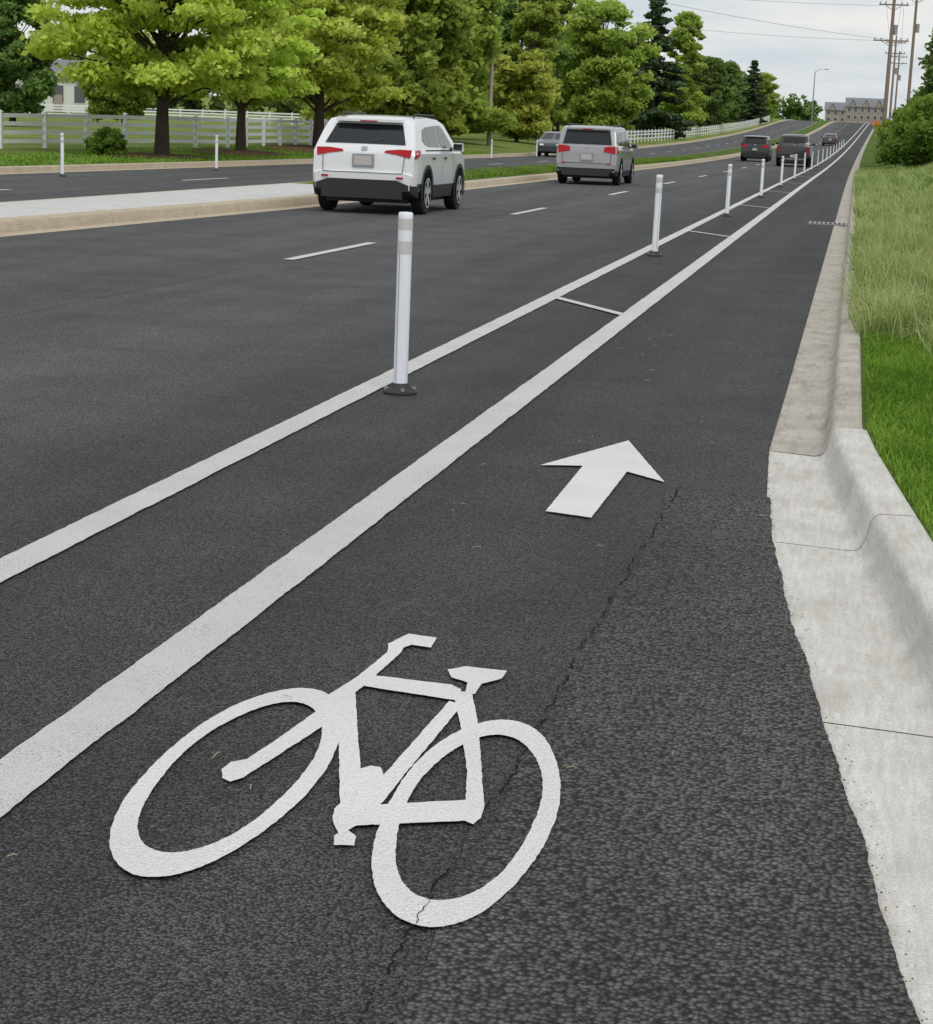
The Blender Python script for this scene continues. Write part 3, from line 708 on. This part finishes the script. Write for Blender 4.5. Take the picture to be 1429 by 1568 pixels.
    G.build('glass_and_lights',[M_GLASS,M_RED,M_CLAD,M_PLATE,M_AMBER,M_LENS,paint,M_METAL],parent=e)
    A=MB(); pz=sp['plate']; A.box((0,yr(pz)-.03,pz),(.31,.02,.16),1); A.box((0,yr(pz)-.022,pz),(.38,.02,.22),2 if paint is P_BLK else 4)
    if sp.get('spoiler'): 
        y,z,w=sp['spoiler']; A.box((0,y,z),(w*2,.30,.045),0); A.box((0,y-.155,z-.01),(.3,.012,.02),5)
    if sp.get('rails'):
        for s in(-1,1):
            a,b=sp['rails']; x=s*W*sp['rt']*.88; A.tube([(x,a,H-.03),(x,a+.12,H+.035),(x,b-.12,H+.035),(x,b,H-.05)],[.018]*4,6,2)
    my=sp['mirror']
    for s in(-1,1):
        A.box((s*(W+.10),my,belt+.06),(.20,.12,.15),0,tap=.8); A.box((s*(W+.02),my,belt+.01),(.14,.06,.06),2); A.box((s*(W+.10),my-.066,belt+.06),(.16,.012,.11),3)
    A.box((0,-.015,.34),(W*1.5,.05,.14),2); A.tube([(W*.6,-.02,.3),(W*.6,.2,.3)],[.035,.035],8,4); A.tube([(0,yr(belt+.1)-.03,belt+.09),(.34,yr(belt+.16)-.03,belt+.16)],[.012,.008],5,2)
    A.box((0,L/2,.24),(W*1.5,L*.86,.1),2)
    A.build('trim',[paint,M_PLATE,M_CLAD,M_GLASS,M_METAL,M_RED],parent=e)
    R=sp['r']; ar=MB(); n=32
    for wy_ in sp['wheels']:
        for s in(-1,1):
            X=s*(hw(wy_,.6)+.006)
            P=[(X,wy_+ (R+.06)*math.cos(t),R+(R+.06)*math.sin(t)) for t in np.linspace(-.25,math.pi+.25,n)]
            ar.add(P,[list(range(n))],0)
            V=[(s*(hw(wy_,.6)+.014),wy_+q*math.cos(t),R+q*math.sin(t)) for q in(R+.045,R+.115) for t in np.linspace(-.2,math.pi+.2,n)]
            if sp.get('archclad',True): ar.add(V,[(k,k+1,n+k+1,n+k) for k in range(n-1)],1)
    ar.build('wheel_arches',[M_CRACK,M_CLAD],parent=e)
    wi=0
    for wy_ in sp['wheels']:
        for s in(-1,1):
            wi+=1; wm=MB(); wheel(wm,s*(hw(wy_,.6)+.02),wy_,R,.24,s); wm.build('wheel_%d'%wi,[M_TYRE,M_RIM,M_CRACK],parent=e,smooth=35)
    return e
SUV=dict(L=4.6,W=.95,belt=1.10,rt=.765,clad=.50,r=.37,wheels=(.88,3.57),plate=.90,gate=.70,
 top=[(0,.70),(.045,.72),(.055,.92),(.07,1.02),(.11,1.10),(.15,1.15),(.50,1.545),(.60,1.60),(.95,1.645),(1.7,1.67),(2.4,1.65),(2.85,1.58),(3.5,1.16),(3.62,1.10),(4.15,1.02),(4.42,.92),(4.54,.78),(4.6,.62)],
 bot=[(0,.40),(.05,.34),(.3,.27),(4.3,.24),(4.6,.32)],
 wid=[(0,.89),(.03,.92),(.08,.95),(.18,.98),(.4,1),(4.0,1),(4.3,.95),(4.5,.86),(4.6,.75)],
 sidewin=[[(.74,1.27),(.90,1.19),(1.10,1.165),(1.10,1.47),(.95,1.45)],[(1.16,1.16),(2.02,1.15),(2.02,1.525),(1.16,1.49)],[(2.10,1.15),(3.12,1.13),(2.98,1.24),(2.62,1.47),(2.45,1.53),(2.10,1.53)]],
 rearwin=[[(-.71,1.18),(.71,1.18),(.585,1.51),(-.585,1.51)]],
 frontwin=[[(-.72,1.18),(.72,1.18),(.58,1.53),(-.58,1.53)]],
 rearpan=[([(.36,1.04),(.60,1.01),(.82,.96),(.84,1.095),(.62,1.10),(.38,1.075)],1),([(-.82,.40),(.82,.40),(.82,.50),(.60,.58),(-.60,.58),(-.82,.50)],2)],
 sidepan=[([(.06,.95),(.20,.97),(.40,1.08),(.34,1.11),(.12,1.09)],1),([(.0,.40),(.5,.40),(.42,.54),(.0,.52)],2)],
 seams=(1.12,2.06,3.02),handles=(1.25,2.2),spoiler=(.50,1.575,.58),rails=(.95,2.7),mirror=2.92)
XOV=dict(SUV); XOV.update(L=4.85,W=.925,belt=1.08,clad=.42,rt=.83,plate=.80,gate=.62,wheels=(.95,3.84),archclad=False,
 top=[(0,.64),(.03,.66),(.04,.90),(.05,1.02),(.07,1.10),(.22,1.55),(.30,1.62),(.7,1.68),(1.7,1.70),(2.5,1.68),(2.95,1.60),(3.65,1.14),(3.8,1.08),(4.4,.98),(4.65,.88),(4.8,.72),(4.85,.6)],
 bot=[(0,.36),(.05,.30),(.3,.25),(4.5,.22),(4.85,.3)], wid=[(0,.92),(.03,.95),(.1,.98),(.2,1),(4.3,1),(4.6,.94),(4.85,.75)],
 sidewin=[[(.36,1.16),(1.15,1.14),(1.15,1.52),(.60,1.50)],[(1.21,1.14),(2.2,1.12),(2.2,1.56),(1.21,1.54)],[(2.28,1.12),(3.3,1.10),(3.15,1.2),(2.75,1.5),(2.28,1.57)]],
 rearwin=[[(-.72,1.16),(.72,1.16),(.64,1.53),(-.64,1.53)]],
 rearpan=[([(.50,.95),(.84,.90),(.84,1.11),(.66,1.11),(.50,1.08)],1),([(-.80,.36),(.80,.36),(.78,.46),(-.78,.46)],2)],
 sidepan=[([(.04,.90),(.20,.94),(.30,1.06),(.22,1.10),(.06,1.10)],1)],seams=(1.18,2.24,3.2),handles=(1.3,2.35),spoiler=(.24,1.60,.64),rails=(.7,2.8),mirror=3.1)
PICK=dict(SUV); PICK.update(L=5.6,W=.98,belt=1.25,clad=.5,rt=.8,r=.4,wheels=(1.15,4.7),plate=.62,gate=.74,spoiler=None,rails=None,
 top=[(0,1.12),(.05,1.22),(1.75,1.24),(1.82,1.35),(1.95,1.75),(2.2,1.84),(2.9,1.86),(3.4,1.80),(4.1,1.30),(5.2,1.18),(5.5,1.05),(5.6,.8)],
 bot=[(0,.5),(5.4,.45),(5.6,.5)],wid=[(0,.93),(.06,.98),(5.2,.98),(5.6,.85)],
 sidewin=[[(2.05,1.32),(2.85,1.3),(2.85,1.72),(2.12,1.7)],[(2.92,1.3),(3.9,1.28),(3.4,1.70),(2.92,1.73)]],
 rearwin=[[(-.66,1.37),(.66,1.37),(.6,1.70),(-.6,1.70)]],frontwin=[[(-.7,1.35),(.7,1.35),(.6,1.74),(-.6,1.74)]],
 rearpan=[([(.76,.80),(.88,.80),(.88,1.10),(.76,1.10)],1),([(-.9,.5),(.9,.5),(.9,.7),(-.9,.7)],2)],sidepan=[],seams=(2.0,2.9,3.85),handles=(2.1,3.0),mirror=3.75)
SED=dict(SUV); SED.update(L=4.8,W=.91,belt=.98,clad=.3,rt=.76,r=.33,wheels=(.95,3.75),plate=.75,gate=.66,spoiler=None,rails=None,archclad=False,
 top=[(0,.78),(.03,.95),(.1,1.02),(.55,1.06),(1.3,1.38),(1.8,1.45),(2.4,1.45),(2.8,1.38),(3.55,1.0),(4.3,.88),(4.65,.76),(4.8,.6)],
 bot=[(0,.35),(.1,.26),(4.6,.22),(4.8,.3)],wid=[(0,.84),(.1,.93),(.4,1),(4.1,1),(4.5,.92),(4.8,.72)],
 sidewin=[[(.95,1.06),(1.9,1.03),(1.9,1.36),(1.35,1.32)],[(1.97,1.03),(3.2,1.02),(2.6,1.34),(1.97,1.37)]],
 rearwin=[[(-.62,1.09),(.62,1.09),(.54,1.34),(-.54,1.34)]],frontwin=[[(-.68,1.02),(.68,1.02),(.55,1.36),(-.55,1.36)]],
 rearpan=[([(.42,.84),(.76,.84),(.76,.96),(.45,.96)],1)],frontpan=[([(.38,.64),(.62,.64),(.62,.74),(.38,.72)],5)],sidepan=[([(4.45,.62),(4.68,.62),(4.55,.74),(4.4,.76)],4)],seams=(1.1,1.94,3.1),handles=(1.2,2.1),mirror=3.05)
P_WHITE,_,_=newmat('white_car_paint',(.74,.75,.77),.3,coat=.9)
P_SILV,_,_=newmat('silver_car_paint',(.36,.36,.37),.32,metal=.4,coat=.8)
P_BLK,_,_=newmat('black_car_paint',(.012,.013,.015),.25,coat=.9)
P_DK,_,_=newmat('dark_grey_car_paint',(.035,.04,.045),.3,coat=.9)
vehicle('suv',(-8.24,31.4,0.002),SUV,P_WHITE,1.0)
vehicle('crossover_suv',(-7.9,56.4,0.002),XOV,P_SILV,1.03)
vehicle('suv',(-6.8,131,zr(131)),XOV,P_BLK,1.04)
vehicle('pickup_truck',(-3.75,116.5,zr(116.5)),PICK,P_BLK,1.04)
vehicle('sedan',(-3.3,239,zr(239)),SED,P_DK,1.04)
vehicle('sedan',(-18.4,120,zr(120)),SED,P_DK,1.04,math.pi)
# ---------------------------------------------------------------- light and sky
el=math.radians(52); az=math.radians(155)
w=bpy.data.worlds.new('World'); SC.world=w; w.use_nodes=True; nt=w.node_tree; bg=nt.nodes['Background']
sky=nd(nt,'ShaderNodeTexSky',sky_type='NISHITA'); sky.sun_disc=False; sky.sun_elevation=el; sky.sun_rotation=az
tc=nd(nt,'ShaderNodeTexCoord').outputs['Generated']
cn=noise(nt,scalev(nt,tc,(2.2,2.2,12)),2.0,6,.6)
cl=mix(nt,mrange(nt,cn,.38,.62,0,1),(4.2,4.8,5.3),(6.4,6.3,6.15))
cov=noise(nt,scalev(nt,tc,(1,1,3.2)),1.3,4)
sk=mix(nt,mrange(nt,cov,.3,.6,.82,1),sky.outputs[0],cl)
nt.links.new(sk,bg.inputs[0]); bg.inputs[1].default_value=.135
sl=bpy.data.lights.new('sun','SUN'); sl.energy=1.45; sl.angle=math.radians(28); sl.color=(1,.955,.885)
so=bpy.data.objects.new('sun',sl); SC.collection.objects.link(so)
sd=Vector((math.sin(az)*math.cos(el),math.cos(az)*math.cos(el),math.sin(el))); so.rotation_euler=sd.to_track_quat('Z','Y').to_euler()
# ---------------------------------------------------------------- camera
cd=bpy.data.cameras.new('camera'); cam=bpy.data.objects.new('camera',cd); SC.collection.objects.link(cam); SC.camera=cam
cd.sensor_fit='HORIZONTAL'; cd.sensor_width=36; cd.lens=72; cd.clip_end=5000; cd.clip_start=.05
PSI=math.radians(11.15);PIT=math.radians(11.58);ROL=math.radians(2.3)
F=Vector((-math.sin(PSI)*math.cos(PIT),math.cos(PSI)*math.cos(PIT),-math.sin(PIT))); R0=Vector((math.cos(PSI),math.sin(PSI),0)); U0=R0.cross(F)
R1=R0*math.cos(ROL)+U0*math.sin(ROL); U1=-R0*math.sin(ROL)+U0*math.cos(ROL)
M=Matrix((R1,U1,-F)).transposed().to_4x4(); M.translation=Vector((0,0,1.49)); cam.matrix_world=M
SC.view_settings.view_transform='Standard'; SC.view_settings.look='None'; SC.view_settings.exposure=0; SC.view_settings.gamma=1
